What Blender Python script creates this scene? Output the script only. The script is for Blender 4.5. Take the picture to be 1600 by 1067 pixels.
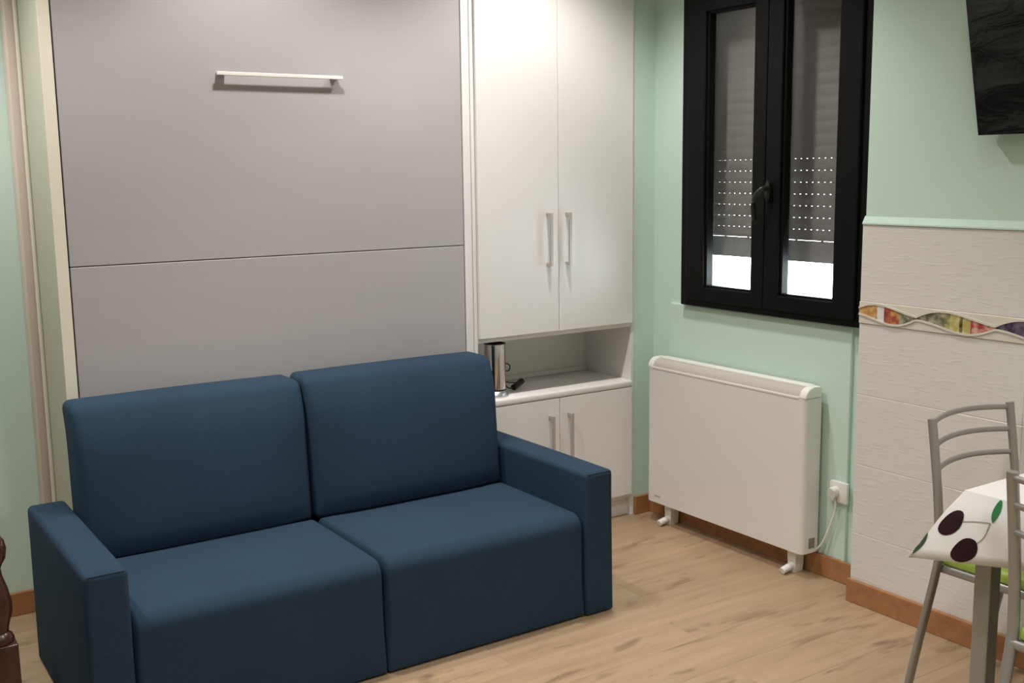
import bpy, bmesh, math, random
from mathutils import Vector, Matrix
random.seed(4)
for o in list(bpy.data.objects): bpy.data.objects.remove(o)
S = bpy.context.scene
C = S.collection
PI = math.pi

# ------------------------------------------------------------------ camera
F_PX = 1702.24
YAW, PITCH, ROLL = math.radians(33.644), math.radians(8.840), math.radians(-0.766)
fw = Vector((math.sin(YAW)*math.cos(PITCH), math.cos(YAW)*math.cos(PITCH), -math.sin(PITCH)))
rt = Vector((math.cos(YAW), -math.sin(YAW), 0)); up = rt.cross(fw)
r2 = rt*math.cos(ROLL) + up*math.sin(ROLL); u2 = -rt*math.sin(ROLL) + up*math.cos(ROLL)
cd = bpy.data.cameras.new('camera'); cam = bpy.data.objects.new('camera', cd); C.objects.link(cam)
cam.matrix_world = Matrix(((r2.x, u2.x, -fw.x, 0), (r2.y, u2.y, -fw.y, 0), (r2.z, u2.z, -fw.z, 1.5), (0, 0, 0, 1)))
cd.sensor_width = 36; cd.lens = F_PX/1600*36; cd.clip_start = 0.02
S.camera = cam

# ------------------------------------------------------------------ daylight (overcast sky outside the window) and exposure
w = bpy.data.worlds.new('overcast_sky'); S.world = w; w.use_nodes = True
bg = w.node_tree.nodes['Background']; bg.inputs[0].default_value = (0.86, 0.93, 1.0, 1); bg.inputs[1].default_value = 14.0
S.view_settings.view_transform = 'Standard'; S.view_settings.look = 'None'
S.view_settings.exposure = 0.82; S.view_settings.gamma = 1.0; S.view_settings.use_curve_mapping = False

# ------------------------------------------------------------------ ceiling downlights: x, y, watts
LAMP_COL = (1.0, 0.95, 0.925)
DOWNLIGHTS = [(0.00, 3.32, 86), (1.35, 3.00, 54), (2.35, 3.00, 66),
              (0.35, 1.70, 34), (1.35, 1.70, 44), (2.35, 1.70, 5),
              (0.35, 0.10, 24), (1.35, 0.10, 34), (2.25, 0.00, 46)]

# ------------------------------------------------------------------ helpers
def lin(r, g, b):
    f = lambda c: (c/255/12.92 if c/255 <= .04045 else ((c/255+.055)/1.055)**2.4)
    return (f(r), f(g), f(b), 1)

def new_mat(name):
    m = bpy.data.materials.new(name); m.use_nodes = True
    nt = m.node_tree; return m, nt, nt.nodes['Principled BSDF']

def N(nt, t, **kw):
    n = nt.nodes.new(t)
    for k, v in kw.items():
        if k in n.inputs: n.inputs[k].default_value = v
        else: setattr(n, k, v)
    return n

def mat(name, col, rough=.5, metal=0, var=.06, vscale=6, bump=0, bscale=80, spec=.5, stretch=(1, 1, 1), sheen=0, coat=0):
    """plain surface: base colour with a little large scale tone variation and a fine relief"""
    m, nt, b = new_mat(name); L = nt.links.new
    b.inputs['Roughness'].default_value = rough; b.inputs['Metallic'].default_value = metal
    b.inputs['Specular IOR Level'].default_value = spec
    if sheen: b.inputs['Sheen Weight'].default_value = sheen; b.inputs['Sheen Roughness'].default_value = .5
    if coat: b.inputs['Coat Weight'].default_value = coat
    tc = N(nt, 'ShaderNodeTexCoord'); mp = N(nt, 'ShaderNodeMapping'); mp.inputs['Scale'].default_value = stretch
    L(tc.outputs['Object'], mp.inputs[0])
    nz = N(nt, 'ShaderNodeTexNoise', Scale=vscale, Detail=3.0); L(mp.outputs[0], nz.inputs['Vector'])
    mx = N(nt, 'ShaderNodeMix', data_type='RGBA')
    c = Vector(col[:3]); mx.inputs[6].default_value = (*(c*(1-var)), 1); mx.inputs[7].default_value = (*(c*(1+var)), 1)
    L(nz.outputs['Fac'], mx.inputs[0]); L(mx.outputs[2], b.inputs['Base Color'])
    if bump:
        n2 = N(nt, 'ShaderNodeTexNoise', Scale=bscale, Detail=2.0); L(mp.outputs[0], n2.inputs['Vector'])
        bp = N(nt, 'ShaderNodeBump', Strength=bump, Distance=.004); L(n2.outputs['Fac'], bp.inputs['Height']); L(bp.outputs[0], b.inputs['Normal'])
    return m

def wood(name, c1, c2, c3, rough=.45, sx=1.2, sy=16, knots=True):
    m, nt, b = new_mat(name); L = nt.links.new
    tc = N(nt, 'ShaderNodeTexCoord'); oi = N(nt, 'ShaderNodeObjectInfo')
    sc = N(nt, 'ShaderNodeVectorMath', operation='SCALE'); sc.inputs[0].default_value = (37, 19, 53); L(oi.outputs['Random'], sc.inputs['Scale'])
    ad = N(nt, 'ShaderNodeVectorMath', operation='ADD'); L(tc.outputs['Object'], ad.inputs[0]); L(sc.outputs[0], ad.inputs[1])
    mp = N(nt, 'ShaderNodeMapping'); mp.inputs['Scale'].default_value = (sx, sy, sy); L(ad.outputs[0], mp.inputs[0])
    n1 = N(nt, 'ShaderNodeTexNoise', Scale=1.6, Detail=6.0, Roughness=.62, Distortion=.4); L(mp.outputs[0], n1.inputs['Vector'])
    cr = N(nt, 'ShaderNodeValToRGB'); e = cr.color_ramp.elements
    e[0].position = .32; e[0].color = c2; e[1].position = .66; e[1].color = c1
    L(n1.outputs['Fac'], cr.inputs[0]); out = cr.outputs[0]
    if knots:
        mp2 = N(nt, 'ShaderNodeMapping'); mp2.inputs['Scale'].default_value = (3.6, 13, 13); L(ad.outputs[0], mp2.inputs[0])
        n2 = N(nt, 'ShaderNodeTexNoise', Scale=1.0, Detail=3.0, Distortion=1.0); L(mp2.outputs[0], n2.inputs['Vector'])
        rp = N(nt, 'ShaderNodeMapRange'); rp.inputs[1].default_value = .585; rp.inputs[2].default_value = .74; L(n2.outputs['Fac'], rp.inputs[0])
        mx = N(nt, 'ShaderNodeMix', data_type='RGBA'); L(rp.outputs[0], mx.inputs[0]); L(out, mx.inputs[6]); mx.inputs[7].default_value = c3
        out = mx.outputs[2]
    hs = N(nt, 'ShaderNodeHueSaturation'); L(out, hs.inputs['Color'])
    mr = N(nt, 'ShaderNodeMapRange'); mr.inputs[3].default_value = .97; mr.inputs[4].default_value = 1.03; L(oi.outputs['Random'], mr.inputs[0]); L(mr.outputs[0], hs.inputs['Value'])
    L(hs.outputs[0], b.inputs['Base Color']); b.inputs['Roughness'].default_value = rough
    bp = N(nt, 'ShaderNodeBump', Strength=.15, Distance=.002); L(n1.outputs['Fac'], bp.inputs['Height']); L(bp.outputs[0], b.inputs['Normal'])
    return m

def emit(name, col, s):
    m, nt, b = new_mat(name); b.inputs['Emission Color'].default_value = (*col, 1); b.inputs['Emission Strength'].default_value = s
    b.inputs['Base Color'].default_value = (*col, 1); return m

def obj(name, bm, m=None, parent=None, smooth=False, loc=None):
    me = bpy.data.meshes.new(name)
    bmesh.ops.recalc_face_normals(bm, faces=bm.faces[:])
    bm.to_mesh(me); bm.free()
    return obj_me(name, me, m, parent, smooth, loc)

def obj_me(name, me, m=None, parent=None, smooth=False, loc=None):
    o = bpy.data.objects.new(name, me); C.objects.link(o)
    if m and not me.materials: me.materials.append(m)
    if smooth:
        for p in me.polygons: p.use_smooth = True
        try: me.set_sharp_from_angle(angle=math.radians(smooth if smooth > 1 else 40))
        except Exception: pass
    if loc: o.location = loc
    if parent: o.parent = parent; o.matrix_parent_inverse = Matrix()
    return o

def thing(name, label, cat, loc=(0, 0, 0), rz=0, group=None):
    o = bpy.data.objects.new(name, None); C.objects.link(o); o.location = loc; o.rotation_euler = (0, 0, rz)
    o.empty_display_size = .1
    return tag(o, label, cat, group)

def tag(o, label, cat, group=None):
    o['label'] = label; o['category'] = cat
    if group: o['group'] = group
    return o

def struct(o, label=None, cat=None):
    o['kind'] = 'structure'
    if label: o['label'] = label
    if cat: o['category'] = cat
    return o

def B(): return bmesh.new()

def box(bm, x0, x1, y0, y1, z0, z1, bev=0, seg=2):
    r = bmesh.ops.create_cube(bm, size=1)
    vs = r['verts']
    for v in vs:
        v.co = Vector(((x0+x1)/2 + v.co.x*(x1-x0), (y0+y1)/2 + v.co.y*(y1-y0), (z0+z1)/2 + v.co.z*(z1-z0)))
    if bev:
        es = {e for v in vs for e in v.link_edges}
        bmesh.ops.bevel(bm, geom=list(es), offset=bev, segments=seg, profile=.5, affect='EDGES')
    return bm

def bx(x0, x1, y0, y1, z0, z1, bev=0, seg=2): return box(B(), x0, x1, y0, y1, z0, z1, bev, seg)

def rbox(size, r, rbot=None, k=5, mid=8, bulge=(0, 0, 0)):
    """soft upholstered block centred on the origin; r edge radius, rbot radius at the bottom, bulge per axis"""
    hx, hy, hz = [s/2 for s in size]
    rbot = r if rbot is None else rbot
    def line(h, ra, rb):
        a = [-h + ra*math.tan(PI/4*i/k) for i in range(k+1)]
        c = [h - rb*math.tan(PI/4*i/k) for i in range(k, -1, -1)]
        m = [a[-1] + (c[0]-a[-1])*i/mid for i in range(1, mid)]
        return a+m+c
    gx, gy, gz = line(hx, r, r), line(hy, r, r), line(hz, rbot, r)
    bm = B(); cache = {}
    def vert(x, y, z):
        key = (round(x, 6), round(y, 6), round(z, 6))
        if key in cache: return cache[key]
        t = min(1, max(0, (z+hz)/(2*hz))); rr = rbot + (r-rbot)*min(1, t*1.35)
        inn = Vector((max(-hx+rr, min(hx-rr, x)), max(-hy+rr, min(hy-rr, y)), max(-hz+rbot, min(hz-r, z))))
        d = Vector((x, y, z)) - inn
        rz = rr
        p = inn + d.normalized()*rz if d.length > 1e-7 else inn
        u, v, q = x/hx, y/hy, z/hz
        f = lambda s: max(0, 1-s*s)
        if abs(x) > hx-1e-6: p.x += math.copysign(bulge[0]*f(v)*f(q), x)
        if abs(y) > hy-1e-6: p.y += math.copysign(bulge[1]*f(u)*f(q), y)
        if abs(z) > hz-1e-6 and z > 0: p.z += bulge[2]*f(u)*f(v)
        cache[key] = bm.verts.new(p); return cache[key]
    def patch(ga, gb, fn):
        for i in range(len(ga)-1):
            for j in range(len(gb)-1):
                q = [fn(ga[i], gb[j]), fn(ga[i+1], gb[j]), fn(ga[i+1], gb[j+1]), fn(ga[i], gb[j+1])]
                q = list(dict.fromkeys(q))
                if len(q) > 2:
                    try: bm.faces.new(q)
                    except ValueError: pass
    for s in (-1, 1):
        patch(gy, gz, lambda a, b: vert(s*hx, a, b)); patch(gx, gz, lambda a, b: vert(a, s*hy, b)); patch(gx, gy, lambda a, b: vert(a, b, s*hz))
    return bm

def move(bm, d): bmesh.ops.translate(bm, vec=Vector(d), verts=bm.verts[:]); return bm

def catmull(pts, n=8):
    pts = [Vector(p) for p in pts]; out = []
    for i in range(len(pts)-1):
        p0 = pts[max(0, i-1)]; p1 = pts[i]; p2 = pts[i+1]; p3 = pts[min(len(pts)-1, i+2)]
        for j in range(n):
            t = j/n
            out.append(.5*((2*p1)+(p2-p0)*t+(2*p0-5*p1+4*p2-p3)*t*t+(3*p1-p0-3*p2+p3)*t**3))
    return out+[pts[-1]]

def tube(bm, pts, a, b=None, ref=(0, 0, 1), n=10, power=2.0):
    """swept tube; section half sizes a (sideways) and b (along ref)"""
    b = a if b is None else b
    pts = [Vector(p) for p in pts]; rings = []; ref = Vector(ref)
    for i, p in enumerate(pts):
        t = (pts[min(i+1, len(pts)-1)] - pts[max(i-1, 0)]).normalized()
        rr = ref if abs(t.dot(ref)) < .98 else Vector((1, 0, 0))
        s = t.cross(rr).normalized(); u = s.cross(t).normalized()
        ring = []
        for k in range(n):
            th = 2*PI*k/n; c, d = math.cos(th), math.sin(th)
            e = 2/power
            ring.append(bm.verts.new(p + s*a*math.copysign(abs(c)**e, c) + u*b*math.copysign(abs(d)**e, d)))
        rings.append(ring)
    for r0, r1 in zip(rings, rings[1:]):
        for k in range(n): bm.faces.new((r0[k], r0[(k+1) % n], r1[(k+1) % n], r1[k]))
    bm.faces.new(rings[0][::-1]); bm.faces.new(rings[-1])
    return bm

def lathe(bm, prof, loc=(0, 0, 0), n=32, close=True):
    loc = Vector(loc); rings = []
    for r, z in prof:
        rings.append([bm.verts.new(loc+Vector((r*math.cos(2*PI*k/n), r*math.sin(2*PI*k/n), z))) for k in range(n)] if r > 1e-6 else [bm.verts.new(loc+Vector((0, 0, z)))])
    for r0, r1 in zip(rings, rings[1:]):
        for k in range(n):
            a, b, c, d = r0[k % len(r0)], r0[(k+1) % len(r0)], r1[(k+1) % len(r1)], r1[k % len(r1)]
            q = list(dict.fromkeys((a, b, c, d)))
            if len(q) > 2:
                try: bm.faces.new(q)
                except ValueError: pass
    if close:
        for rg in (rings[0], rings[-1]):
            if len(rg) > 2:
                try: bm.faces.new(rg)
                except ValueError: pass
    return bm

def prism(bm, poly, axis, a, b):
    """extrude a 2D polygon along an axis from a to b; poly in the other two axes in xyz order"""
    def P(u, v, t): return {'x': (t, u, v), 'y': (u, t, v), 'z': (u, v, t)}[axis]
    A = [bm.verts.new(P(u, v, a)) for u, v in poly]; Bv = [bm.verts.new(P(u, v, b)) for u, v in poly]
    n = len(poly)
    bm.faces.new(A); bm.faces.new(Bv[::-1])
    for i in range(n): bm.faces.new((A[i], Bv[i], Bv[(i+1) % n], A[(i+1) % n]))
    return bm

# ------------------------------------------------------------------ materials
M_WALL = mat('mint_paint', (.60, .755, .67, 1), .75, var=.03, vscale=3, bump=.10, bscale=120, spec=.3)
M_CEIL = mat('ceiling_paint', (.80, .80, .78, 1), .9, var=.02, spec=.2)
M_WHITE = mat('white_laminate', (.83, .815, .79, 1), .42, var=.02, vscale=3, bump=.04, bscale=300)
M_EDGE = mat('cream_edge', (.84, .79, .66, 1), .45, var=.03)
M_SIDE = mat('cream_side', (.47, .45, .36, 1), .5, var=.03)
M_GREY = mat('grey_laminate', (.44, .42, .425, 1), .5, var=.035, vscale=2.2, bump=.05, bscale=400, stretch=(1, 1, 6))
M_DARK = mat('gap_dark', (.015, .012, .01, 1), .8)
M_PINK = mat('pink_casing', (.62, .52, .46, 1), .5, var=.05, vscale=4)
M_PINK2 = mat('casing_bead', (.68, .64, .53, 1), .45, var=.04)
M_BASE = wood('baseboard_wood', (.42, .20, .085, 1), (.31, .14, .055, 1), (.2, .08, .03, 1), .45, 1, 12, False)
M_FLOOR = wood('oak_floor', (.44, .312, .198, 1), (.355, .245, .150, 1), (.205, .136, .083, 1), .42, 1.1, 15)
M_CHROME = mat('satin_aluminium', (.50, .46, .42, 1), .4, .3, var=.05, vscale=30)
M_FRAME = mat('black_aluminium', (.005, .005, .005, 1), .5, var=.1, spec=.12)
M_BLACK = mat('black_plastic', (.010, .010, .010, 1), .35, spec=.5)
M_HEAT = mat('heater_enamel', (.79, .755, .715, 1), .38, var=.015)
M_HEATS = mat('heater_plastic', (.84, .83, .78, 1), .4, var=.02)
M_GRILLE = mat('heater_grille', (.50, .46, .41, 1), .55, var=.04)
M_PLATE = mat('grey_plate', (.22, .21, .18, 1), .5, var=.1)
M_SOCK = mat('socket_plastic', (.80, .79, .75, 1), .35, var=.02)
M_STEEL = mat('polished_steel', (.72, .66, .66, 1), .12, 1, var=.05, vscale=8)
M_STEELB = mat('satin_steel', (.80, .80, .84, 1), .3, 1, var=.05)
M_TUBE = mat('grey_metal_tube', (.36, .35, .33, 1), .42, .55, var=.05, vscale=12)
M_LIME = mat('lime_vinyl', (.33, .47, .075, 1), .5, var=.08, vscale=9, bump=.1, bscale=150)
M_CLOTH = mat('white_oilcloth', (.76, .745, .72, 1), .5, var=.015)
M_CHERRY = mat('cherry_print', (.020, .004, .006, 1), .6, var=.4, vscale=35, spec=.2)
M_LEAF = mat('leaf_print', (.02, .16, .045, 1), .45, var=.45, vscale=60)
M_LEAFD = mat('dark_leaf_print', (.03, .06, .03, 1), .5, var=.4, vscale=60)
M_STEM = mat('stem_print', (.30, .28, .24, 1), .5)
M_TABLELEG = mat('table_leg_metal', (.33, .34, .32, 1), .4, .5, var=.05)
M_REDWOOD = wood('dark_red_wood', (.060, .015, .008, 1), (.026, .006, .004, 1), (.02, .005, .003, 1), .25, 10, 3, False)
M_VEL = mat('dark_velvet', (.05, .015, .012, 1), .8, var=.2, sheen=.3)
M_SLAT = mat('shutter_slat', (.235, .198, .193, 1), .6, var=.04)
M_REVEAL = mat('outer_reveal', (.75, .75, .75, 1), .7, var=.05)
M_CREAM = mat('cream_ceramic', (.70, .66, .57, 1), .25, var=.05, vscale=30)
M_GROUT = mat('pale_grout', (.70, .665, .615, 1), .8, var=.04)

def sofa_fabric():
    m, nt, b = new_mat('blue_fabric'); L = nt.links.new
    tc = N(nt, 'ShaderNodeTexCoord')
    n1 = N(nt, 'ShaderNodeTexNoise', Scale=420.0, Detail=2.0); L(tc.outputs['Object'], n1.inputs['Vector'])
    n2 = N(nt, 'ShaderNodeTexNoise', Scale=3.0, Detail=3.0); L(tc.outputs['Object'], n2.inputs['Vector'])
    cr = N(nt, 'ShaderNodeValToRGB'); e = cr.color_ramp.elements
    e[0].position = .3; e[0].color = (.020, .040, .067, 1); e[1].position = .72; e[1].color = (.028, .055, .088, 1)
    L(n1.outputs['Fac'], cr.inputs[0])
    hs = N(nt, 'ShaderNodeHueSaturation'); L(cr.outputs[0], hs.inputs['Color'])
    mr = N(nt, 'ShaderNodeMapRange'); mr.inputs[1].default_value = .3; mr.inputs[2].default_value = .7; mr.inputs[3].default_value = .93; mr.inputs[4].default_value = 1.07
    L(n2.outputs['Fac'], mr.inputs[0]); L(mr.outputs[0], hs.inputs['Value']); L(hs.outputs[0], b.inputs['Base Color'])
    b.inputs['Roughness'].default_value = .9; b.inputs['Specular IOR Level'].default_value = .15
    bp = N(nt, 'ShaderNodeBump', Strength=.12, Distance=.0015); L(n1.outputs['Fac'], bp.inputs['Height']); L(bp.outputs[0], b.inputs['Normal'])
    return m
M_SOFA = sofa_fabric()
M_SEAM = mat('seam_thread', (.022, .040, .062, 1), .9)

def tile_mat():
    """pale ceramic with low horizontal ripples pressed into the glaze"""
    m, nt, b = new_mat('rippled_white_tile'); L = nt.links.new
    tc = N(nt, 'ShaderNodeTexCoord'); oi = N(nt, 'ShaderNodeObjectInfo')
    sc = N(nt, 'ShaderNodeVectorMath', operation='SCALE'); sc.inputs[0].default_value = (11, 29, 17); L(oi.outputs['Random'], sc.inputs['Scale'])
    ad = N(nt, 'ShaderNodeVectorMath', operation='ADD'); L(tc.outputs['Object'], ad.inputs[0]); L(sc.outputs[0], ad.inputs[1])
    mp = N(nt, 'ShaderNodeMapping'); mp.inputs['Scale'].default_value = (1, 17, 95); L(ad.outputs[0], mp.inputs[0])
    nz = N(nt, 'ShaderNodeTexNoise', Scale=1.0, Detail=1.0, Distortion=.25); L(mp.outputs[0], nz.inputs['Vector'])
    rp = N(nt, 'ShaderNodeMapRange'); rp.inputs[1].default_value = .56; rp.inputs[2].default_value = .72; L(nz.outputs['Fac'], rp.inputs[0])
    bp = N(nt, 'ShaderNodeBump', Strength=.15, Distance=.003); L(rp.outputs[0], bp.inputs['Height']); L(bp.outputs[0], b.inputs['Normal'])
    b.inputs['Base Color'].default_value = (.73, .705, .67, 1); b.inputs['Roughness'].default_value = .33
    return m
M_TILE = tile_mat()

def glass_mat():
    m = bpy.data.materials.new('window_glass'); m.use_nodes = True; nt = m.node_tree; L = nt.links.new
    nt.nodes.remove(nt.nodes['Principled BSDF'])
    out = nt.nodes['Material Output']
    tr = N(nt, 'ShaderNodeBsdfTransparent'); tr.inputs[0].default_value = (.93, .95, .94, 1)
    gl = N(nt, 'ShaderNodeBsdfGlossy'); gl.inputs['Roughness'].default_value = .02
    lw = N(nt, 'ShaderNodeLayerWeight'); lw.inputs[0].default_value = .5      # Schlick reflectance of a thin pane
    pw = N(nt, 'ShaderNodeMath', operation='POWER'); pw.inputs[1].default_value = 5; L(lw.outputs['Facing'], pw.inputs[0])
    fr = N(nt, 'ShaderNodeMapRange'); fr.inputs[3].default_value = .04; fr.inputs[4].default_value = 1; L(pw.outputs[0], fr.inputs[0])
    mx = N(nt, 'ShaderNodeMixShader'); L(fr.outputs[0], mx.inputs[0]); L(tr.outputs[0], mx.inputs[1]); L(gl.outputs[0], mx.inputs[2]); L(mx.outputs[0], out.inputs[0])
    return m
M_GLASS = glass_mat()

def film_mat():
    """dark panel under crinkled clear film"""
    m, nt, b = new_mat('film_wrapped_black'); L = nt.links.new
    tc = N(nt, 'ShaderNodeTexCoord'); mp = N(nt, 'ShaderNodeMapping'); mp.inputs['Rotation'].default_value = (.6, 0, 0); mp.inputs['Scale'].default_value = (1, 6, 16); L(tc.outputs['Object'], mp.inputs[0])
    nz = N(nt, 'ShaderNodeTexNoise', Scale=1.0, Detail=3.0, Distortion=1.2); L(mp.outputs[0], nz.inputs['Vector'])
    bp = N(nt, 'ShaderNodeBump', Strength=.4, Distance=.010); L(nz.outputs['Fac'], bp.inputs['Height']); L(bp.outputs[0], b.inputs['Normal'])
    b.inputs['Base Color'].default_value = (.010, .009, .008, 1); b.inputs['Roughness'].default_value = .18
    return m
M_FILM = film_mat()

# ------------------------------------------------------------------ key planes (metres; camera stands over the origin)
XL, YF, YB, XW, ZC = -1.60, -1.20, 3.965, 3.120, 2.75     # left wall, wall behind the camera, bed wall, window wall, ceiling
XT, YJ = 2.995, 2.382                                     # tiled wall face and its near end (the jog)
YC = 3.573                                                # front of bed unit and cupboard

# floor with boards
fl = struct(obj('floor', bx(XL-.1, XW+.02, YF-.1, YB+.1, -.08, -.012), M_BASE), 'light oak laminate floor of long boards', 'floor')
BW, BL = .192, 1.285
fb = bpy.data.meshes.new('floor_board'); bmb = bx(0, BL-.0004, 0, BW-.0004, -.012, 0, .0005, 1); bmb.to_mesh(fb); bmb.free(); fb.materials.append(M_FLOOR)
row = 0; y = YF
def clipped(x0, x1, y0, y1):
    b_ = bx(x0, x1, y0, y1, -.012, 0, .0005, 1); return b_
while y < YB:
    x = XL - (row*0.47 % 1)*BL
    while x < XW:
        x0, x1, y1 = max(x, XL), min(x+BL-.0004, XW), min(y+BW-.0004, YB)
        if x1-x0 > .02 and y1-y > .01:
            if abs(x0-x) < 1e-6 and abs(x1-x-BL+.0004) < 1e-6 and abs(y1-y-BW+.0004) < 1e-6:
                obj_me('floor_board', fb, None, fl, loc=(x, y, 0))
            else:
                obj('floor_board', bx(0, x1-x0, 0, y1-y, -.012, 0, .0005, 1), M_FLOOR, fl, loc=(x0, y, 0))
        x += BL
    y += BW; row += 1

struct(obj('ceiling', bx(XL-.1, XW+.3, YF-.1, YB+.1, ZC, ZC+.1), M_CEIL), 'plain white ceiling', 'ceiling')
struct(obj('wall_back', bx(XL-.1, XW+.3, YB, YB+.1, 0, ZC), M_WALL), 'mint green wall behind the wall bed', 'wall')
struct(obj('wall_left', bx(XL-.1, XL, YF, YB, 0, ZC), M_WALL), 'mint green wall on the left', 'wall')
struct(obj('wall_front', bx(XL-.1, XW+.3, YF-.1, YF, 0, ZC), M_WALL), 'mint green wall opposite the wall bed', 'wall')

# window wall with its opening
WY0, WY1, WZ0, WZ1 = 2.425, 3.357, .948, 2.215           # outer size of the window frame
OY0, OY1, OZ0, OZ1 = WY0+.02, WY1-.005, WZ0+.02, WZ1-.02
bm = B(); XO = XW+.22
box(bm, XW, XO, OY1, YB, 0, ZC); box(bm, XW, XO, YF, OY0, 0, ZC); box(bm, XW, XO, OY0, OY1, 0, OZ0); box(bm, XW, XO, OY0, OY1, OZ1, ZC)
wr = struct(obj('wall_right', bm, M_WALL), 'mint green wall with the black window', 'wall')
pn = obj('under_window_panel', bx(XW-.014, XW+.002, 2.50, 3.452, .07, WZ0-.004, .004), M_WALL, wr)
bm = B()
for a in ((XW+.10, XO+.01, OY0-.002, OY0+.006, OZ0, OZ1), (XW+.10, XO+.01, OY1-.006, OY1+.002, OZ0, OZ1), (XW+.09, XO+.06, OY0, OY1, OZ0-.004, OZ0+.012)): box(bm, *a)
obj('outer_reveal', bm, M_REVEAL, wr)

# plaster pier between cupboard and window wall
struct(obj('trim_1', bx(3.008, XW, 3.571, YB, 0, ZC), M_WALL), 'narrow mint green pier beside the cupboard', 'trim')

# tiled wall (jog)
TZ = 1.312
wt = struct(obj('wall_right_tiled', bx(XT+.008, XW, YF, YJ-.006, 0, ZC), M_WALL), 'wall clad halfway up in rippled white tiles', 'wall')
obj('grout', bx(XT+.0015, XT+.012, YF, YJ-.001, .0, TZ-.002), M_GROUT, wt)
rows = [(.002, .2475), (.249, .4925), (.494, .737), (.7385, .9805), (1.0575, TZ)]
TW = .600
for k, (z0, z1) in enumerate(rows):
    y1 = YJ
    me = None
    while y1 > YF+.02:
        y0 = max(YF, y1-TW+.0009)
        full = abs(y1-y0-TW+.0009) < 1e-6
        if full and me:
            obj_me('tile', me, None, wt, loc=(XT, y1, (z0+z1)/2))
        else:
            h = (z1-z0)/2
            o = obj('tile', bx(0, .009, -(y1-y0), 0, -h, h, .0012, 1), M_TILE, wt, loc=(XT, y1, (z0+z1)/2))
            if full: me = o.data
        y1 -= TW
# decorative strip: wavy lens shapes filled with fruit-coloured print
def print_mat(name, c1, c2, sc=45, w=.12, mid=.5):
    m, nt, b = new_mat('print_'+name); L = nt.links.new
    tc = N(nt, 'ShaderNodeTexCoord'); nz = N(nt, 'ShaderNodeTexNoise', Scale=sc, Detail=2.0); L(tc.outputs['Object'], nz.inputs['Vector'])
    cr = N(nt, 'ShaderNodeValToRGB'); e = cr.color_ramp.elements
    e[0].position = mid-w; e[0].color = (*c1, 1); e[1].position = mid+w; e[1].color = (*c2, 1)
    L(nz.outputs['Fac'], cr.inputs[0]); L(cr.outputs[0], b.inputs['Base Color']); b.inputs['Roughness'].default_value = .3
    return m
FR = {k_: print_mat(k_, *v_) for k_, v_ in dict(
    orange=((.50, .25, .07), (.66, .42, .20)), red=((.26, .03, .05), (.50, .16, .07)), amber=((.36, .07, .06), (.60, .33, .10)),
    olive=((.13, .13, .07), (.42, .40, .28)), lime=((.20, .20, .07), (.46, .45, .22)), yellow=((.48, .41, .13), (.66, .58, .32)),
    dark=((.06, .05, .02), (.40, .35, .12)), pink=((.42, .05, .04), (.66, .40, .33)), purple=((.04, .03, .07), (.17, .13, .18)),
    white=((.74, .71, .66), (.80, .78, .74))).items()}
DZ0, DZ1 = .982, 1.056; DZC = 1.019
PINCH = [2.40, 2.157, 1.882, 1.62, 1.36, 1.09, .83, .56, .30, .03, -.23, -.50, -.77, -1.03, -1.30]
def lens(yv):
    for i in range(len(PINCH)-1):
        if PINCH[i] >= yv > PINCH[i+1]:
            u = (PINCH[i]-yv)/(PINCH[i]-PINCH[i+1]); break
    else: return i, 0, DZC, DZC
    off = .004*math.sin(2*PI*u)
    return i, u, DZC+off+.0255*math.sin(PI*u**.85)+.0015, DZC+off-.0235*math.sin(PI*u**1.25)-.0015
SEG = [[(0, .38, 'orange'), (.38, .49, 'white'), (.49, .60, 'red'), (.60, .73, 'amber'), (.73, 1, 'olive')],
       [(0, .36, 'olive'), (.36, .44, 'lime'), (.44, .56, 'yellow'), (.56, .60, 'dark'), (.60, .70, 'yellow'), (.70, 1, 'pink')],
       [(0, .5, 'purple'), (.5, .62, 'white'), (.62, 1, 'red')]]
y1 = YJ
def strip(bm, ya, yb, fu, fl_, x0, x1, n):
    rows_ = []
    for i in range(n+1):
        yv = ya+(yb-ya)*i/n; zu, zl = fu(yv), fl_(yv)
        rows_.append([bm.verts.new(p) for p in ((x0, yv, zu), (x0, yv, zl), (x1, yv, zl), (x1, yv, zu))])
    for a, b in zip(rows_, rows_[1:]):
        for k in range(4): bm.faces.new((a[k], a[(k+1) % 4], b[(k+1) % 4], b[k]))
    bm.faces.new(rows_[0]); bm.faces.new(rows_[-1][::-1])
while y1 > YF+.02:
    y0 = max(YF, y1-TW+.0009)
    d = obj('decor_tile', bx(XT-.004, XT+.009, y0, y1, DZ0, DZ1, .0015, 1), M_CREAM, wt)
    for i in range(len(PINCH)-1):
        for u0, u1, cn in SEG[i % 3]:
            ya = PINCH[i]-(PINCH[i]-PINCH[i+1])*u0; yb = PINCH[i]-(PINCH[i]-PINCH[i+1])*u1
            ya, yb = min(ya, y1-.001), max(yb, y0+.001)
            if ya-yb > .003:
                bm = B(); strip(bm, ya-1e-5, yb+1e-5, lambda v: lens(v)[2], lambda v: lens(v)[3], XT-.0046, XT-.002, max(2, int((ya-yb)/.012)))
                obj('fruit_print', bm, FR[cn], d)
    for s, ix in ((1, 2), (-1, 3)):
        bm = B(); f = (lambda v: lens(v)[ix]+(.0065 if s > 0 else 0)); g = (lambda v: lens(v)[ix]-(0 if s > 0 else .0065))
        strip(bm, y1-.001, y0+.001, f, g, XT-.0075, XT-.002, 48)
        obj('wave_relief', bm, M_CREAM, d)
    y1 -= TW
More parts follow.
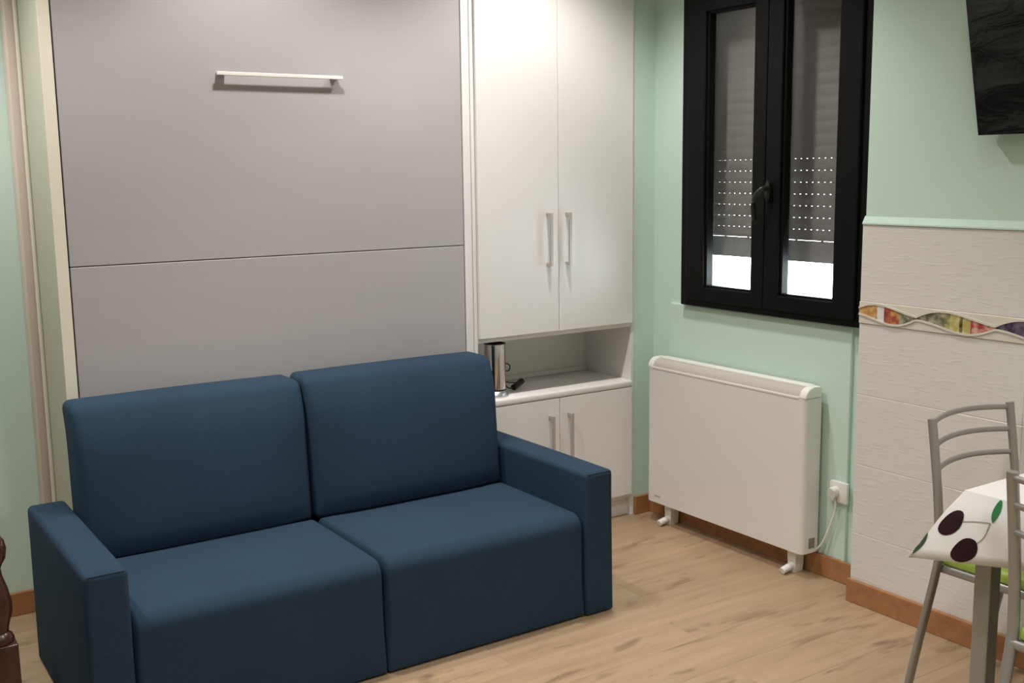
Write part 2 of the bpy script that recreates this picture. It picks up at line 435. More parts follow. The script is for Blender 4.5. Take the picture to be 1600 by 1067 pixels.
# painted fillet above the tiles
bm = prism(B(), [(XT-.004, TZ+.001), (XT-.004, TZ+.006), (XT+.0085, TZ+.028), (XT+.012, TZ+.028), (XT+.012, TZ+.001)], 'y', YF, YJ-.001)
struct(obj('trim_2', bm, M_WALL), 'painted mint fillet along the top of the tiles', 'trim')

# baseboards
struct(obj('baseboard_back', bx(XL, .655, YB-.015, YB, 0, .082, .003), M_BASE), 'brown wooden baseboard left of the blue sofa', 'baseboard')
struct(obj('baseboard_corner', bx(3.008, XW-.017, 3.556, 3.571, 0, .082, .003), M_BASE), 'short brown wooden baseboard beside the cupboard', 'baseboard')
struct(obj('baseboard_right', bx(XW-.029, XW-.0145, YJ+.002, 3.571, 0, .082, .003), M_BASE), 'brown wooden baseboard behind the white heater', 'baseboard')
struct(obj('baseboard_tiled', bx(XT-.017, XT-.0005, YF, YJ+.004, 0, .082, .003), M_BASE), 'brown wooden baseboard under the white tiles', 'baseboard')

# pink-beige casing in the angle behind the bed unit
bm = bx(.655, .692, 3.892, YB, 0, ZC-.01, .006, 3)
t3 = struct(obj('trim_3', bm, M_PINK, smooth=30), 'pinkish vertical casing beside the wall bed', 'trim')
obj('bead', tube(B(), [(.689, 3.880, .0), (.689, 3.880, ZC-.01)], .0075, n=12), M_PINK2, t3, smooth=50)

# ------------------------------------------------------------------ window
win = bpy.data.objects.new('window_1', None); C.objects.link(win); win.location = (3.075, 2.89, WZ0); struct(win, 'black aluminium two-sash window in the mint wall', 'window')
def wpart(name, bm, m, parent=win, **k):
    move(bm, -Vector(win.location)); return obj(name, bm, m, parent, **k)
FX0, FX1 = 3.078, 3.145
bm = B(); FWID = .052
box(bm, FX0, FX1, WY0, WY0+FWID, WZ0, WZ1, .004); box(bm, FX0, FX1, WY1-FWID, WY1, WZ0, WZ1, .004)
box(bm, FX0, FX1, WY0+FWID-.002, WY1-FWID+.002, WZ0, WZ0+.036, .004); box(bm, FX0, FX1, WY0+FWID-.002, WY1-FWID+.002, WZ1-.05, WZ1, .004)
wpart('outer_frame', bm, M_FRAME)
GZ0, GZ1 = 1.031, 2.106
for (a, b_, g0, g1, hside) in ((2.891, WY1-.040, 2.957, 3.216, 0), (WY0+.040, 2.889, 2.562, 2.817, 1)):
    bm = B(); X0, X1 = 3.066, 3.12
    box(bm, X0, X1, a, g0, WZ0+.026, WZ1-.035, .005); box(bm, X0, X1, g1, b_, WZ0+.026, WZ1-.035, .005)
    box(bm, X0, X1, g0-.003, g1+.003, WZ0+.026, GZ0, .005); box(bm, X0, X1, g0-.003, g1+.003, GZ1, WZ1-.035, .005)
    s = wpart('sash', bm, M_FRAME)
    bm = B()    # glazing beads set back from the sash face
    for q in ((g0-.001, g0+.010, GZ0, GZ1), (g1-.010, g1+.001, GZ0, GZ1), (g0, g1, GZ0-.001, GZ0+.008), (g0, g1, GZ1-.008, GZ1+.001)): box(bm, X0+.012, X1-.006, *q, .002, 1)
    wpart('glazing_bead', bm, M_FRAME, s)
    wpart('glass_pane', bx(X0+.028, X0+.034, g0+.002, g1-.002, GZ0+.002, GZ1-.002), M_GLASS, s)
# handle on the meeting stile
bm = B(); HY, HZ = 2.862, 1.415
hb = tube(bm, [(3.066, HY, HZ), (3.048, HY, HZ)], .013, .042, n=16)
hh = wpart('window_handle', hb, M_BLACK, smooth=40)
bm = tube(B(), catmull([(3.052, HY, HZ+.012), (3.026, HY+.004, HZ+.010), (3.014, HY+.022, HZ-.012), (3.012, HY+.034, HZ-.05), (3.016, HY+.030, HZ-.105)], 6), .008, .0105, n=10)
wpart('lever', bm, M_BLACK, hh, smooth=50)

# roller shutter outside the glass
sh = thing('roller_shutter', 'grey roller shutter almost fully lowered behind the window glass', 'shutter', (3.205, 2.89, 1.150))
SX = 3.205; SY0, SY1 = OY0+.030, 3.306; PIT = .0440; SZ0 = 1.150
def spart(name, bm, m, parent=sh): return obj(name, move(bm, -Vector(sh.location)), m, parent, smooth=35)
def slat_prof(z, hgt): return [(SX+.005, z), (SX-.001, z), (SX-.0020, z+hgt*.2), (SX-.0025, z+hgt*.5), (SX-.0020, z+hgt*.8), (SX-.001, z+hgt), (SX+.005, z+hgt)]
spart('bottom_slat', prism(B(), [(SX+.006, SZ0), (SX-.006, SZ0), (SX-.006, SZ0+.074), (SX+.006, SZ0+.074)], 'y', SY0, SY1), M_SLAT)
z = SZ0+.081; sm = None; k = 0
GAPS = {0: .0065, 1: .0055, 2: .0050, 3: .0045, 4: .0040, 5: .0036, 6: .0032, 7: .0028}
while z < OZ1:
    if sm is None:
        o = spart('slat', prism(B(), slat_prof(z, PIT-.0066), 'y', SY0, SY1), M_SLAT); sm = o.data; z_first = z
    else: obj_me('slat', sm, None, sh, loc=(0, 0, z-z_first))
    # hinge strip below the slat: pierced with light slots on the lower rows, closed above
    bm = B(); g0 = z-.0068; g1 = z+.0002
    if k == 0:
        box(bm, SX-.001, SX+.003, SY0, SY1, g0, g0+.0058)
        yy = SY0
        while yy < SY1: box(bm, SX-.001, SX+.003, yy, yy+.010, g0, g1); yy += .125
    elif k in GAPS:
        hh_ = GAPS[k]*.20; zc = (g0+g1)/2
        box(bm, SX-.001, SX+.003, SY0, SY1, g0-.001, zc-hh_/2); box(bm, SX-.001, SX+.003, SY0, SY1, zc+hh_/2, g1+.001)
        yy = SY0
        while yy < SY1: box(bm, SX-.001, SX+.003, yy, min(SY1, yy+.020), zc-hh_/2-.0003, zc+hh_/2+.0003); yy += .0285
    else: box(bm, SX-.001, SX+.003, SY0, SY1, g0-.001, g1+.001)
    spart('hinge_strip', bm, M_SLAT)
    z += PIT; k += 1
spart('guide_rail', bx(SX-.016, SX-.010, SY1-.012, SY1+.004, OZ0+.012, OZ1), M_FRAME)
spart('guide_rail', bx(SX-.016, SX-.010, SY0-.004, SY0+.012, OZ0+.012, OZ1), M_FRAME)
spart('guide_channel', bx(SX+.010, SX+.016, SY1-.008, OY1-.007, OZ0+.30, OZ1), M_SLAT)
spart('guide_channel', bx(SX+.010, SX+.016, OY0+.007, SY0+.008, OZ0+.012, OZ1), M_SLAT)

# ------------------------------------------------------------------ wall bed
ZB = 2.30
bed = thing('wall_bed', 'tall folding wall bed with grey front and long white handle behind the sofa', 'wall bed', (.695, YB, 0))
def bp_(name, bm, m, parent=bed, **k):
    base = bed.location.copy()
    return obj(name, move(bm, -base), m, parent, **k)
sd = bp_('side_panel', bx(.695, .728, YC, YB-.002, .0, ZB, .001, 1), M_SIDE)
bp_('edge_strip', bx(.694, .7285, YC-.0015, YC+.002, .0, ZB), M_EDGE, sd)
bp_('side_panel', bx(2.166, 2.1985, YC-.002, YB-.002, 0, ZB, .001, 1), M_WHITE)
bp_('top_panel', bx(.728, 2.166, YC+.01, YB-.002, ZB-.03, ZB), M_WHITE)
bp_('back_board', bx(.728, 2.166, YC+.03, YC+.05, .02, ZB-.03), M_DARK)
bp_('front_panel', bx(.7335, 2.1625, YC, YC+.022, 1.2265, 2.24, .0015, 1), M_GREY)
bp_('front_panel', bx(.7335, 2.1625, YC, YC+.022, .06, 1.2235, .0015, 1), M_GREY)
bp_('cornice', bx(.7335, 2.1625, YC, YC+.022, 2.244, ZB-.03), M_WHITE)
hb = bp_('handle', bx(1.222, 1.669, YC-.031, YC-.023, 1.824, 1.836, .0015, 1), M_HEATS)
for x in (1.228, 1.630): bp_('handle_mount', bx(x, x+.030, YC-.024, YC, 1.826, 1.834, .001, 1), M_CHROME, hb)

# ------------------------------------------------------------------ cupboard
cup = thing('cupboard', 'tall white cupboard with four doors and an open niche beside the window', 'cupboard', (2.60, YB, 0))
def cp(name, bm, m=M_WHITE, parent=cup, **k): return obj(name, move(bm, -cup.location), m, parent, **k)
CX0, CX1 = 2.2005, 3.006
cp('side_panel', bx(CX0, CX0+.016, YC-.004, YB-.002, 0, ZB, .001, 1)); cp('side_panel', bx(CX1-.018, CX1, YC-.004, YB-.002, 0, ZB, .001, 1))
IX0, IX1 = CX0+.016, CX1-.018
cp('top_panel', bx(IX0, IX1, YC, YB-.002, ZB-.02, ZB)); cp('back_panel', bx(IX0, IX1, YB-.075, YB-.06, .08, ZB-.02))
cp('upper_shelf', bx(IX0, IX1, YC-.003, YB-.075, .839, .8565, .001, 1))
cp('worktop', bx(IX0, IX1, YC-.020, YB-.075, .579, .607, .008, 3), smooth=40)
cp('bottom_panel', bx(IX0, IX1, YC-.003, YB-.075, .083, .098, .001, 1)); cp('plinth', bx(IX0, IX1, YC+.022, YC+.037, 0, .083))
cp('niche_ledge', bx(IX0, IX1, YB-.092, YB-.075, .607, .628, .003, 1))
XM = 2.599
def handle(x, zt, zb, parent):
    h = cp('handle', bx(x-.0065, x+.0065, YC-.050, YC-.042, zb, zt, .001, 1), M_CHROME, parent)
    for zz in (zt-.013, zb): cp('handle_mount', bx(x-.0065, x+.0065, YC-.043, YC-.018, zz, zz+.013, .001, 1), M_CHROME, h)
for (x0, x1, hx) in ((IX0+.001, XM-.0012, 2.543), (XM+.0012, IX1-.001, 2.637)):
    d = cp('door', bx(x0, x1, YC-.018, YC, .8575, ZB-.024, .0015, 1)); handle(hx, 1.337, 1.126, d)
for (x0, x1, hx) in ((IX0+.001, XM-.0012, 2.547), (XM+.0012, IX1-.001, 2.643)):
    d = cp('door', bx(x0, x1, YC-.018, YC, .100, .5775, .0015, 1)); handle(hx, .512, .302, d)

# ------------------------------------------------------------------ steel appliance with cord in the niche
ap = thing('steel_cylinder', 'polished steel cylinder with flared base and black cord in the cupboard niche', 'appliance', (2.333, 3.632, .6075))
r = .0425
obj('body', lathe(B(), [(r, .030), (r+.0005, .034), (r+.0005, .210), (r, .214), (r-.003, .214), (r-.003, .150), (0, .150)], n=40), M_STEEL, ap, smooth=40)
obj('collar', lathe(B(), [(r+.0012, .024), (r+.0012, .031), (r-.004, .031)], n=40), M_BLACK, ap, smooth=40)
obj('top_rim', lathe(B(), [(r-.0032, .213), (r+.001, .2135), (r+.001, .2165), (r-.006, .2165), (r-.006, .152), (0, .152)], n=40, close=False), M_BLACK, ap, smooth=40)
obj('base', lathe(B(), [(0, 0), (.051, 0), (.053, .004), (.048, .022), (r, .026), (0, .026)], n=40), M_STEELB, ap, smooth=40)
cord = tube(B(), catmull([(.038, .020, .110), (.062, .012, .124), (.080, .012, .112), (.074, .012, .094), (.058, .016, .092), (.054, .022, .070), (.060, .030, .042), (.085, .036, .018), (.108, .040, .012), (.125, .042, .016)], 8), .0026, n=8)
cdo = obj('cord', cord, M_BLACK, ap, smooth=60)
obj('cord', tube(B(), catmull([(.048, .026, .066), (.072, .038, .046), (.100, .046, .036), (.135, .050, .030)], 8), .0022, n=8), M_BLACK, ap, smooth=60)
bm = tube(B(), [(.112, .036, .0145), (.120, .039, .016), (.146, .050, .024), (.166, .058, .030), (.172, .060, .032)], .0135, .0125, n=12)
obj('plug', bm, M_BLACK, cdo, smooth=50)

# ------------------------------------------------------------------ sofa
sofa = thing('sofa', 'blue fabric two-seat sofa in front of the wall bed', 'sofa', (1.405, 3.1, 0))
def sp(name, bm, parent=sofa, m=M_SOFA, **k): return obj(name, move(bm, -sofa.location), m, parent, smooth=80, **k)
SYF, SYB = 2.795, 3.548
for x0, x1 in ((.547, .661), (2.150, 2.266)):
    bm = rbox((x1-x0, SYB-SYF, .497), .017, .006, k=4, mid=6, bulge=(.0015, .001, .004)); move(bm, ((x0+x1)/2, (SYF+SYB)/2, .2525))
    a = sp('armrest', bm)
    bm = B(); e = .0035
    for yy in (SYF+.012,): tube(bm, [(x0+.012, yy-e, .030), (x0+.012, yy-e-.001, .485)], .0016, n=6)
    tube(bm, [(x0+.010, SYF+.004, .4965), (x1-.010, SYF+.004, .4965)], .0016, n=6)
    sp('seam', bm, a, M_SEAM)
for x0, x1 in ((.663, 1.3985), (1.4015, 2.148)):
    bm = rbox((x1-x0, .53, .356), .045, .006, k=6, mid=8, bulge=(0, .004, .010))
    for v in bm.verts:      # keep the sides nearly flat, round mostly the front edge
        hx_ = (x1-x0)/2
        if v.co.z > -.1:
            t = min(1, (v.co.z+.1)/.15)
            if v.co.x < -hx_+.045 or v.co.x > hx_-.045:
                over = hx_-abs(v.co.x); v.co.x = math.copysign(hx_ - over*(.45+.55*(1-t)), v.co.x)
    move(bm, ((x0+x1)/2, SYF+.006+.265, .183)); sp('seat_cushion', bm)
for x0, x1, dz in ((.664, 1.3990, 0), (1.4010, 2.146, .006)):
    bm = rbox((x1-x0, .150, .478), .027, .025, k=5, mid=8, bulge=(0, .006, .004))
    for v in bm.verts:      # the filling sags forward towards the seat
        if v.co.y < 0:
            u, t = v.co.x/((x1-x0)/2), (v.co.z+.239)/.478
            v.co.y -= .050*max(0, 1-u**4)*(1-t)*min(1, .25+t/.10)
    for v in bm.verts: v.co.y += max(0, v.co.z+.239)*.07 + .035*max(0, (v.co.z-.10)/.139)**2
    move(bm, ((x0+x1)/2, 3.318+.075-(.016 if dz else 0), .345+.239+dz)); sp('back_cushion', bm)
sp('back_frame', bx(.663, 2.148, 3.335, 3.545, .01, .34, .01)); sp('base_frame', bx(.66, 2.151, 2.86, 3.30, .006, .12))

# ------------------------------------------------------------------ storage heater
HX0, HX1, HY0, HY1, HZ0, HZ1 = 3.000, 3.086, 2.606, 3.474, .094, .676
ht = thing('storage_heater', 'white electric storage heater standing under the window', 'heater', (3.05, 3.04, 0))
def hp(name, bm, m=M_HEAT, parent=ht, smooth=45): return obj(name, move(bm, -ht.location), m, parent, smooth=smooth)
def rounded_plan(x0, x1, y0, y1, r, n=6):
    pts = []
    for cx, cy, a0 in ((x0+r, y0+r, PI), (x1-.004, y0+.004, 1.5*PI), (x1-.004, y1-.004, 0), (x0+r, y1-r, .5*PI)):
        rr = r if cx == x0+r else .004
        for i in range(n+1): pts.append((cx+rr*math.cos(a0+i*PI/2/n), cy+rr*math.sin(a0+i*PI/2/n)))
    return pts
body = hp('body', prism(B(), rounded_plan(HX0, HX1, HY0, HY1, .022), 'z', HZ0, HZ1))
# top: sloping grille between two rounded end caps
def top_prof(z0, h, inset=0): 
    x0, x1 = HX0+inset, HX1
    return [(x0, z0), (x0+.003, z0+h*.35), (x0+.012, z0+h*.72), (x0+.028, z0+h*.95), (x0+.045, z0+h), (x1-.006, z0+h), (x1, z0+h*.8), (x1, z0)]
g = hp('top_grille', prism(B(), top_prof(HZ1, .036, .004), 'y', HY0+.035, HY1-.030), M_GRILLE)
hp('top_rail', bx(HX1-.042, HX1, HY0+.035, HY1-.030, HZ1+.034, HZ1+.043, .003), M_HEATS)
hp('front_lip', bx(HX0-.0015, HX0+.008, HY0+.034, HY1-.029, HZ1-.004, HZ1+.006, .002), M_HEAT)
for a, b_, s in ((HY0, HY0+.036, 1), (HY1-.031, HY1, -1)):
    bm = prism(B(), top_prof(HZ1, .042), 'y', a+(.002 if s > 0 else 0), b_-(0 if s > 0 else .002))
    bmesh.ops.bevel(bm, geom=[e for e in bm.edges], offset=.006, segments=3, affect='EDGES', profile=.6)
    hp('end_cap', bm, M_HEATS)
for y_ in (2.685, 3.375):
    f = hp('foot', prism(B(), [(y_-.018, .03), (y_-.014, .0), (y_+.014, 0), (y_+.018, .03), (y_+.022, HZ0+.002), (y_-.022, HZ0+.002)], 'x', 3.035, 3.080), M_HEATS)
    hp('toe', tube(B(), [(2.985, y_, .0135), (2.992, y_, .016), (3.015, y_, .021), (3.040, y_, .026)], .014, .013, n=12), M_HEATS, f)
hp('rating_plate', bx(3.035, 3.066, HY0-.0015, HY0+.001, .112, .150), M_PLATE)
hp('badge', bx(HX0-.0012, HX0+.001, 3.385, 3.420, .122, .128), M_GRILLE)
hp('power_cord', tube(B(), catmull([(3.086, 2.536, .314), (3.090, 2.534, .27), (3.088, 2.556, .20), (3.078, 2.585, .125), (3.068, 2.625, .092), (3.06, 2.66, .096)], 8), .0042, n=8), M_SOCK, smooth=60)
# socket
so = thing('wall_socket', 'white wall socket with a plug between the heater and the tiles', 'socket', (XW, 2.54, .345))
SKX = XW-.0145
def kp(name, bm, m=M_SOCK, parent=so): return obj(name, move(bm, -so.location), m, parent, smooth=40)
kp('plate', bx(SKX-.014, SKX+.0005, 2.487, 2.565, .298, .376, .004))
kp('plug', tube(B(), [(SKX-.012, 2.536, .338), (SKX-.036, 2.536, .336), (SKX-.040, 2.536, .335)], .016, .021, n=16))

# ------------------------------------------------------------------ television
tv = thing('television', 'black flat television wrapped in clear film on the wall above the tiles', 'television', (2.955, 1.95, 1.588))
tilt = math.atan2(.092, .378)
def tvp(name, bm, m, parent=tv, smooth=None):
    o = obj(name, bm, m, parent, smooth); return o
Rt = Matrix.Rotation(-tilt, 4, 'Y')
def rot(bm): bmesh.ops.transform(bm, matrix=Rt, verts=bm.verts[:]); return bm
TVW, TVH = .93, .54
tvp('housing', rot(bx(.004, .034, -TVW, 0, 0, TVH, .004)), M_FILM)
tvp('rear_box', rot(bx(.033, .056, -TVW+.16, -.16, .11, TVH-.10, .010)), M_BLACK)
bm = B()
for a in ((-TVW, 0, 0, .018), (-TVW, 0, TVH-.012, TVH), (-.012, 0, .016, TVH-.010), (-TVW, -TVW+.012, .016, TVH-.010)): box(bm, 0, .006, *a, .0015, 1)
tvp('bezel', rot(bm), M_FILM)
bm = B(); nn = 26   # crinkled film lying over the screen
grid = [[bm.verts.new((.0032+.0022*math.sin(9*i/nn+5*j/nn)*math.sin(23*j/nn-7*i/nn)+.0010*random.uniform(-1, 1)-.0040, -.010-(TVW-.02)*i/nn, .014+(TVH-.024)*j/nn)) for j in range(nn+1)] for i in range(nn+1)]
for i in range(nn):
    for j in range(nn): bm.faces.new((grid[i][j], grid[i+1][j], grid[i+1][j+1], grid[i][j+1]))
tvp('screen_film', rot(bm), M_FILM, smooth=True)
bm = B(); box(bm, .026, .046, -TVW/2-.1, -TVW/2+.1, .16, .34); box(bm, -.03, .03, -TVW/2-.02, -TVW/2+.02, .24, .27); tvp('wall_bracket', bm, M_BLACK)

# ------------------------------------------------------------------ dining table and tablecloth
TX0, TX1, TY0, TY1, TT = 2.338, 2.960, .62, 1.528, .717
tb = thing('dining_table', 'dining table with grey square metal legs under the cherry cloth', 'table', (2.64, 1.07, 0))
def tp(name, bm, m, parent=tb): return obj(name, move(bm, -tb.location), m, parent)
tp('tabletop', bx(TX0+.003, TX1-.003, TY0+.003, TY1-.003, TT-.025, TT, .003), M_SOCK)
tp('apron', bx(TX0+.06, TX1-.06, TY0+.06, TY1-.06, TT-.08, TT-.025), M_TABLELEG)
for x in (TX0+.036, TX1-.045):
    for y_ in (TY1-.058, TY0+.018): tp('leg', bx(x, x+.044, y_, y_+.044, 0, TT-.025, .003), M_TABLELEG)
cl = thing('tablecloth', 'white cloth printed with dark cherries and green leaves on the dining table', 'tablecloth', (2.64, 1.07, TT))
DROP = .152
def edge_pt(s):
    """perimeter point and outward normal; s runs from the (-x,+y) corner: s>0 along the -x side, s<0 along the +y side"""
    per = [(TX0, TY1), (TX0, TY0), (TX1, TY0), (TX1, TY1)]
    W, H = TX1-TX0, TY1-TY0; tot = 2*(W+H); s = s % tot
    for L_, p, d, n in ((H, (TX0, TY1), (0, -1), (-1, 0)), (W, (TX0, TY0), (1, 0), (0, -1)), (H, (TX1, TY0), (0, 1), (1, 0)), (W, (TX1, TY1), (-1, 0), (0, 1))):
        if s <= L_ + 1e-9:
            c = min(s, L_-s)          # distance to the nearest corner
            return Vector((p[0]+d[0]*s, p[1]+d[1]*s)), Vector(d), Vector(n), c, (s < L_/2)
        s -= L_
def cloth(s, t):
    p, d, n, c, first = edge_pt(s)
    out = .012*min(1, 3*t) + .006*t*math.sin(s*21+.6)
    q = Vector((p.x, p.y))
    f = max(0, 1-c/.17); f = f**1.15
    diag = (n - d).normalized() if first else (n + d).normalized()
    q = q + n*out*(1-f) + diag*f*(.012*min(1, 3*t)+.112*t**1.05)
    q.x = min(q.x, 2.982)
    return Vector((q.x, q.y, TT+.002 - DROP*t*(1+.17*f)))
W, H = TX1-TX0, TY1-TY0; tot = 2*(W+H)
ss = []
for L_ in (H, W, H, W):
    off = sum((H, W, H, W)[:len(ss)]) if False else None
acc = 0; S_ = []
for L_ in (H, W, H, W):
    n_ = 30
    for i in range(n_):
        u = i/n_; u = .5-.5*math.cos(PI*u)
        S_.append(acc+L_*(.6*u+.4*i/n_))
    acc += L_
bm = B(); T_ = [0, .03, .08, .16, .28, .42, .56, .70, .85, 1.0]
rings = [[bm.verts.new(cloth(s, t)) for s in S_] for t in T_]
for a, b_ in zip(rings, rings[1:]):
    for k in range(len(S_)): bm.faces.new((a[k], a[(k+1) % len(S_)], b_[(k+1) % len(S_)], b_[k]))
top = bm.faces.new(rings[0])
clo = obj('cloth', move(bm, -cl.location), M_CLOTH, cl, smooth=35)
sol = clo.modifiers.new('thickness', 'SOLIDIFY'); sol.thickness = .0012; sol.offset = -1
def cl_n(s, t):
    e = .004; a = cloth(s+e, t)-cloth(s-e, t); b_ = cloth(s, min(1, t+.02))-cloth(s, max(0, t-.02)); n = a.cross(b_).normalized()
    p, d, nn_, c, f = edge_pt(s)
    return n if n.dot(Vector((nn_.x, nn_.y, .1))) > 0 else -n
def decal(name, poly, m):
    """flat print on the hanging cloth: polygon in (metres along the hem, metres below the edge)"""
    bm = B(); c = Vector((sum(p[0] for p in poly)/len(poly), sum(p[1] for p in poly)/len(poly)))
    def P(s, h): t = min(.995, max(.005, h/DROP)); return bm.verts.new(cloth(s, t)+cl_n(s, t)*.0012)
    cv = P(*c); r1 = [P(c.x+(a-c.x)*.5, c.y+(b_-c.y)*.5) for a, b_ in poly]; r2_ = [P(a, b_) for a, b_ in poly]
    n = len(poly)
    for k in range(n): bm.faces.new((cv, r1[k], r1[(k+1) % n])); bm.faces.new((r1[k], r2_[k], r2_[(k+1) % n], r1[(k+1) % n]))
    return obj(name, move(bm, -cl.location), m, cl)
def blob(cx, cy, rx, ry, n=20, dent=.0):
    return [(cx+rx*math.cos(2*PI*k/n)*(1+.04*math.sin(3*2*PI*k/n)), cy+ry*math.sin(2*PI*k/n)*(1+.04*math.sin(2*2*PI*k/n+1))) for k in range(n)]
def leafp(cx, cy, L_, wd, ang, n=9):
    pts = []
    for sgn in (1, -1):
        for k in range(n):
            u = k/(n-1) if sgn > 0 else 1-k/(n-1)
            a, b_ = (u-.5)*L_, sgn*wd*math.sin(PI*u)**.8*.5
            pts.append((cx+a*math.cos(ang)-b_*math.sin(ang), cy+a*math.sin(ang)+b_*math.cos(ang)))
    return [p for i, p in enumerate(pts) if i not in (n, 2*n-1)]
def line(pts, wd=.0011):
    pts = [Vector((*p, 0)) for p in pts]; pts = [p.to_2d() for p in catmull(pts, 6)]
    l, r_ = [], []
    for i, p in enumerate(pts):
        d = (pts[min(i+1, len(pts)-1)]-pts[max(0, i-1)]).normalized(); q = Vector((-d.y, d.x))*wd
        l.append(p+q); r_.append(p-q)
    return l, r_
def stem(pts):
    l, r_ = line(pts); bm = B()
    def P(v): t = min(.995, max(.005, v.y/DROP)); return bm.verts.new(cloth(v.x, t)+cl_n(v.x, t)*.0011)
    A = [P(v) for v in l]; D = [P(v) for v in r_]
    for k in range(len(A)-1): bm.faces.new((A[k], A[k+1], D[k+1], D[k]))
    obj('stem_print', move(bm, -cl.location), M_STEM, cl)
def motif(s0, h0, flip=1, second=True):
    decal('cherry_print', blob(s0, h0, .0195, .029), M_CHERRY)
    decal('cherry_print', blob(s0+.046*flip, h0+.054, .0195, .029), M_CHERRY)
    stem([(s0+.017*flip, h0-.006), (s0+.04*flip, h0-.011), (s0+.070*flip, h0-.014)])
    stem([(s0+.060*flip, h0+.036), (s0+.068*flip, h0+.018), (s0+.070*flip, h0-.014)])
    decal('leaf_print', leafp(s0+.071*flip, h0-.043, .056, .017, PI/2-.1), M_LEAF)
motif(.028, .068)
motif(.34, .07); motif(.62, .085, -1)
decal('leaf_print', leafp(.205, .115, .07, .026, PI/2+.5), M_LEAFD)
motif(tot-.26, .07, -1)
decal('leaf_print', leafp(.001, .120, .050, .013, PI/2-.05), M_LEAFD)

# ------------------------------------------------------------------ dining chairs
def make_chair(label, loc, rz):
    t = thing('dining_chair', label, 'chair', loc, rz, 'grey metal dining chairs at the table')
    HWD = .182; SZ = .425
    for s in (-1, 1):
        leg = obj('rear_leg', tube(B(), catmull([(s*(HWD+.006), .080, .004), (s*HWD, .045, .20), (s*HWD, .006, .39), (s*HWD, .0, .46), (s*HWD, .012, .62), (s*HWD, .040, .82)], 5), .0135, .0095, ref=(0, 1, 0), n=12, power=3), M_TUBE, t, smooth=50)
        obj('foot_cap', tube(B(), [(s*(HWD+.0063), .082, 0), (s*(HWD+.0058), .0765, .022)], .0150, .011, ref=(0, 1, 0), n=12, power=3), M_BLACK, leg, smooth=50)
        fr = obj('front_leg', tube(B(), [(s*.165, -.355, .004), (s*.160, -.322, SZ-.02)], .011, .011, ref=(0, 1, 0), n=12), M_TUBE, t, smooth=50)
        obj('foot_cap', tube(B(), [(s*.1652, -.3555, 0), (s*.165, -.353, .022)], .0125, n=12), M_BLACK, fr, smooth=50)
        obj('side_rail', tube(B(), [(s*.164, .004, SZ-.022), (s*.162, -.326, SZ-.022)], .009, .012, ref=(0, 0, 1), n=10, power=3), M_TUBE, t, smooth=50)
    obj('front_rail', tube(B(), [(-.162, -.322, SZ-.022), (.162, -.322, SZ-.022)], .009, .012, n=10, power=3), M_TUBE, t, smooth=50)
    obj('rear_rail', tube(B(), [(-HWD, .004, SZ-.022), (HWD, .004, SZ-.022)], .009, .012, n=10, power=3), M_TUBE, t, smooth=50)
    for z_ in (.806, .742, .676):
        yb = .040 - (.82-z_)*.14
        pts = [(HWD*u, yb+.042*(1-u*u), z_+.006*(1-u*u)) for u in [i/8-1 for i in range(17)]]
        obj('back_slat', tube(B(), pts, .0065, .0075, n=10, power=2.6), M_TUBE, t, smooth=50)
    bm = rbox((.338, .338, .034), .014, .010, k=3, mid=5, bulge=(0, 0, .008)); move(bm, (0, -.167, SZ+.006))
    obj('seat', bm, M_LIME, t, smooth=60)
    return t
make_chair('grey metal chair with lime seat tucked in between the tiled wall and table end', (2.741, 1.742, 0), 0)
make_chair('grey metal chair with lime seat nearest the camera, cut by the right edge', (2.288, 1.172, 0), PI/2)

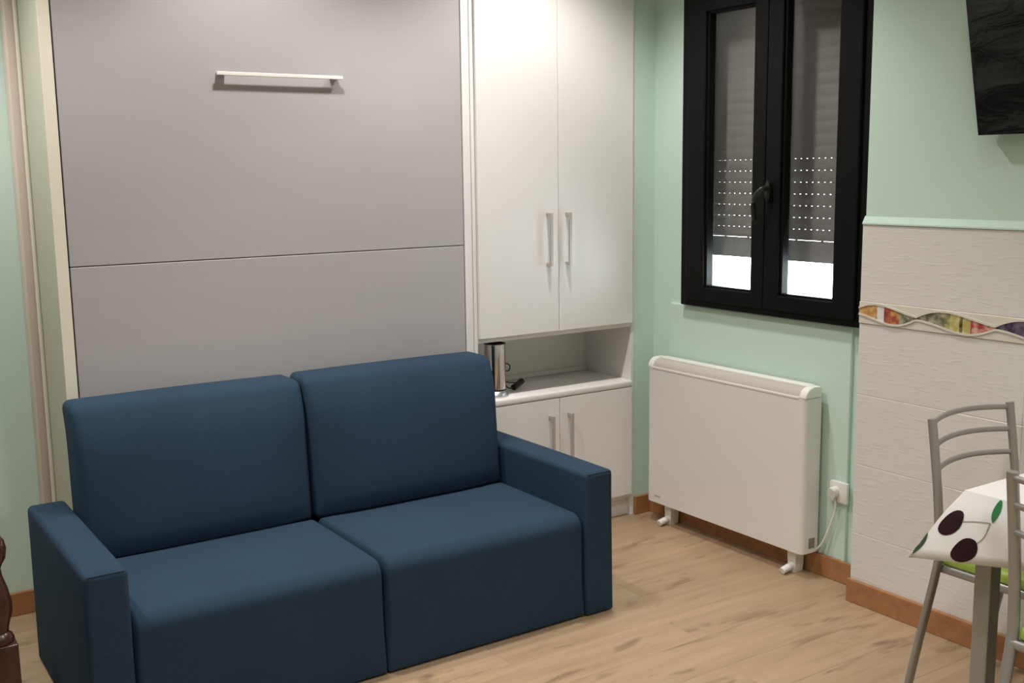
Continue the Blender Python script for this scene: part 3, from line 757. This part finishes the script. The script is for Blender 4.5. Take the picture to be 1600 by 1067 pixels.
# ------------------------------------------------------------------ carved armchair at the left edge
ac = thing('wooden_armchair', 'dark red wooden armchair with turned arm post at the left edge', 'armchair', (.02, 2.95, 0))
def acp(name, bm, m=M_REDWOOD, parent=ac, smooth=50): return obj(name, move(bm, -ac.location), m, parent, smooth=smooth)
PX, PY = .3335, 2.70
for x in (PX, PX-.62):
    bm = lathe(B(), [(0, .418), (.030, .418), (.034, .428), (.030, .438), (.022, .445), (.024, .46), (.034, .495), (.0345, .515), (.028, .55), (.019, .58), (.016, .60), (.020, .61), (.0285, .625), (.0320, .648), (.028, .668), (.018, .680), (.0, .684)], (x, PY, 0), 28)
    pst = acp('arm_post', bm)
    acp('post_block', bx(x-.036, x+.036, PY-.036, PY+.036, .30, .420, .004), M_REDWOOD, pst)
    acp('front_leg', lathe(B(), [(.022, 0), (.026, .02), (.020, .05), (.030, .16), (.034, .24), (.024, .275), (.033, .30), (.033, .305)], (x, PY, 0), 24))
    acp('rear_leg', tube(B(), catmull([(x, 3.27, 0), (x, 3.22, .2), (x, 3.20, .44), (x, 3.24, .75), (x, 3.30, 1.02)], 6), .02, .022, ref=(0, 1, 0), n=10, power=4))
    acp('armrest', tube(B(), catmull([(x, PY+.01, .672), (x, 2.85, .668), (x, 3.05, .655), (x, 3.225, .665)], 6), .024, .013, n=12, power=3))
xa, xb = PX-.62, PX
acp('seat_rail', bx(xa+.034, xb-.034, PY-.022, PY+.022, .335, .41, .003)); acp('seat_rail', bx(xa+.02, xb-.02, 3.185, 3.225, .335, .41, .003))
for x in (xa, xb): acp('seat_rail', bx(x-.018, x+.018, PY+.034, 3.19, .335, .41, .003))
bm = rbox((.56, .46, .07), .03, .015, k=3, mid=5, bulge=(0, 0, .02)); acp('seat_cushion', move(bm, (PX-.31, 2.955, .440)), M_VEL)
bm = rbox((.52, .05, .46), .02, .02, k=3, mid=5, bulge=(0, .01, 0))
for v in bm.verts: v.co.y += (v.co.z+.23)*.16
acp('backrest', move(bm, (PX-.31, 3.225, .77)), M_VEL)
acp('top_rail', tube(B(), catmull([(xa, 3.30, 1.0), (PX-.31, 3.32, 1.08), (xb, 3.30, 1.0)], 8), .02, .03, n=10, power=3))

# ------------------------------------------------------------------ recessed ceiling downlights
M_LAMP = emit('lamp_lens', (1, .93, .82), 6.0)
for i, (x, y_, wv) in enumerate(DOWNLIGHTS):
    place = ('left', 'middle', 'right')[i % 3]; rw = ('above the sofa', 'in the middle row of the ceiling', 'nearest the wall opposite the bed')[i // 3]
    d = thing('ceiling_downlight', f'round recessed ceiling downlight {rw}, {place} of three', 'downlight', (x, y_, ZC), 0, 'recessed ceiling downlights')
    obj('ring', lathe(B(), [(.062, -.006), (.085, -.005), (.088, 0), (.062, 0), (.062, -.006)], n=28, close=False), M_SOCK, d, smooth=40)
    obj('lens', lathe(B(), [(0, -.003), (.062, -.003), (.062, -.001), (0, -.001)], n=28, close=False), M_LAMP, d)
    ld = bpy.data.lights.new('downlight_beam', 'SPOT'); ld.energy = wv*1.0; ld.color = LAMP_COL; ld.shadow_soft_size = .07
    ld.spot_size = math.radians(118); ld.spot_blend = .6
    lo = bpy.data.objects.new('downlight_beam', ld); C.objects.link(lo); lo.parent = d; lo.location = (0, 0, -.012)
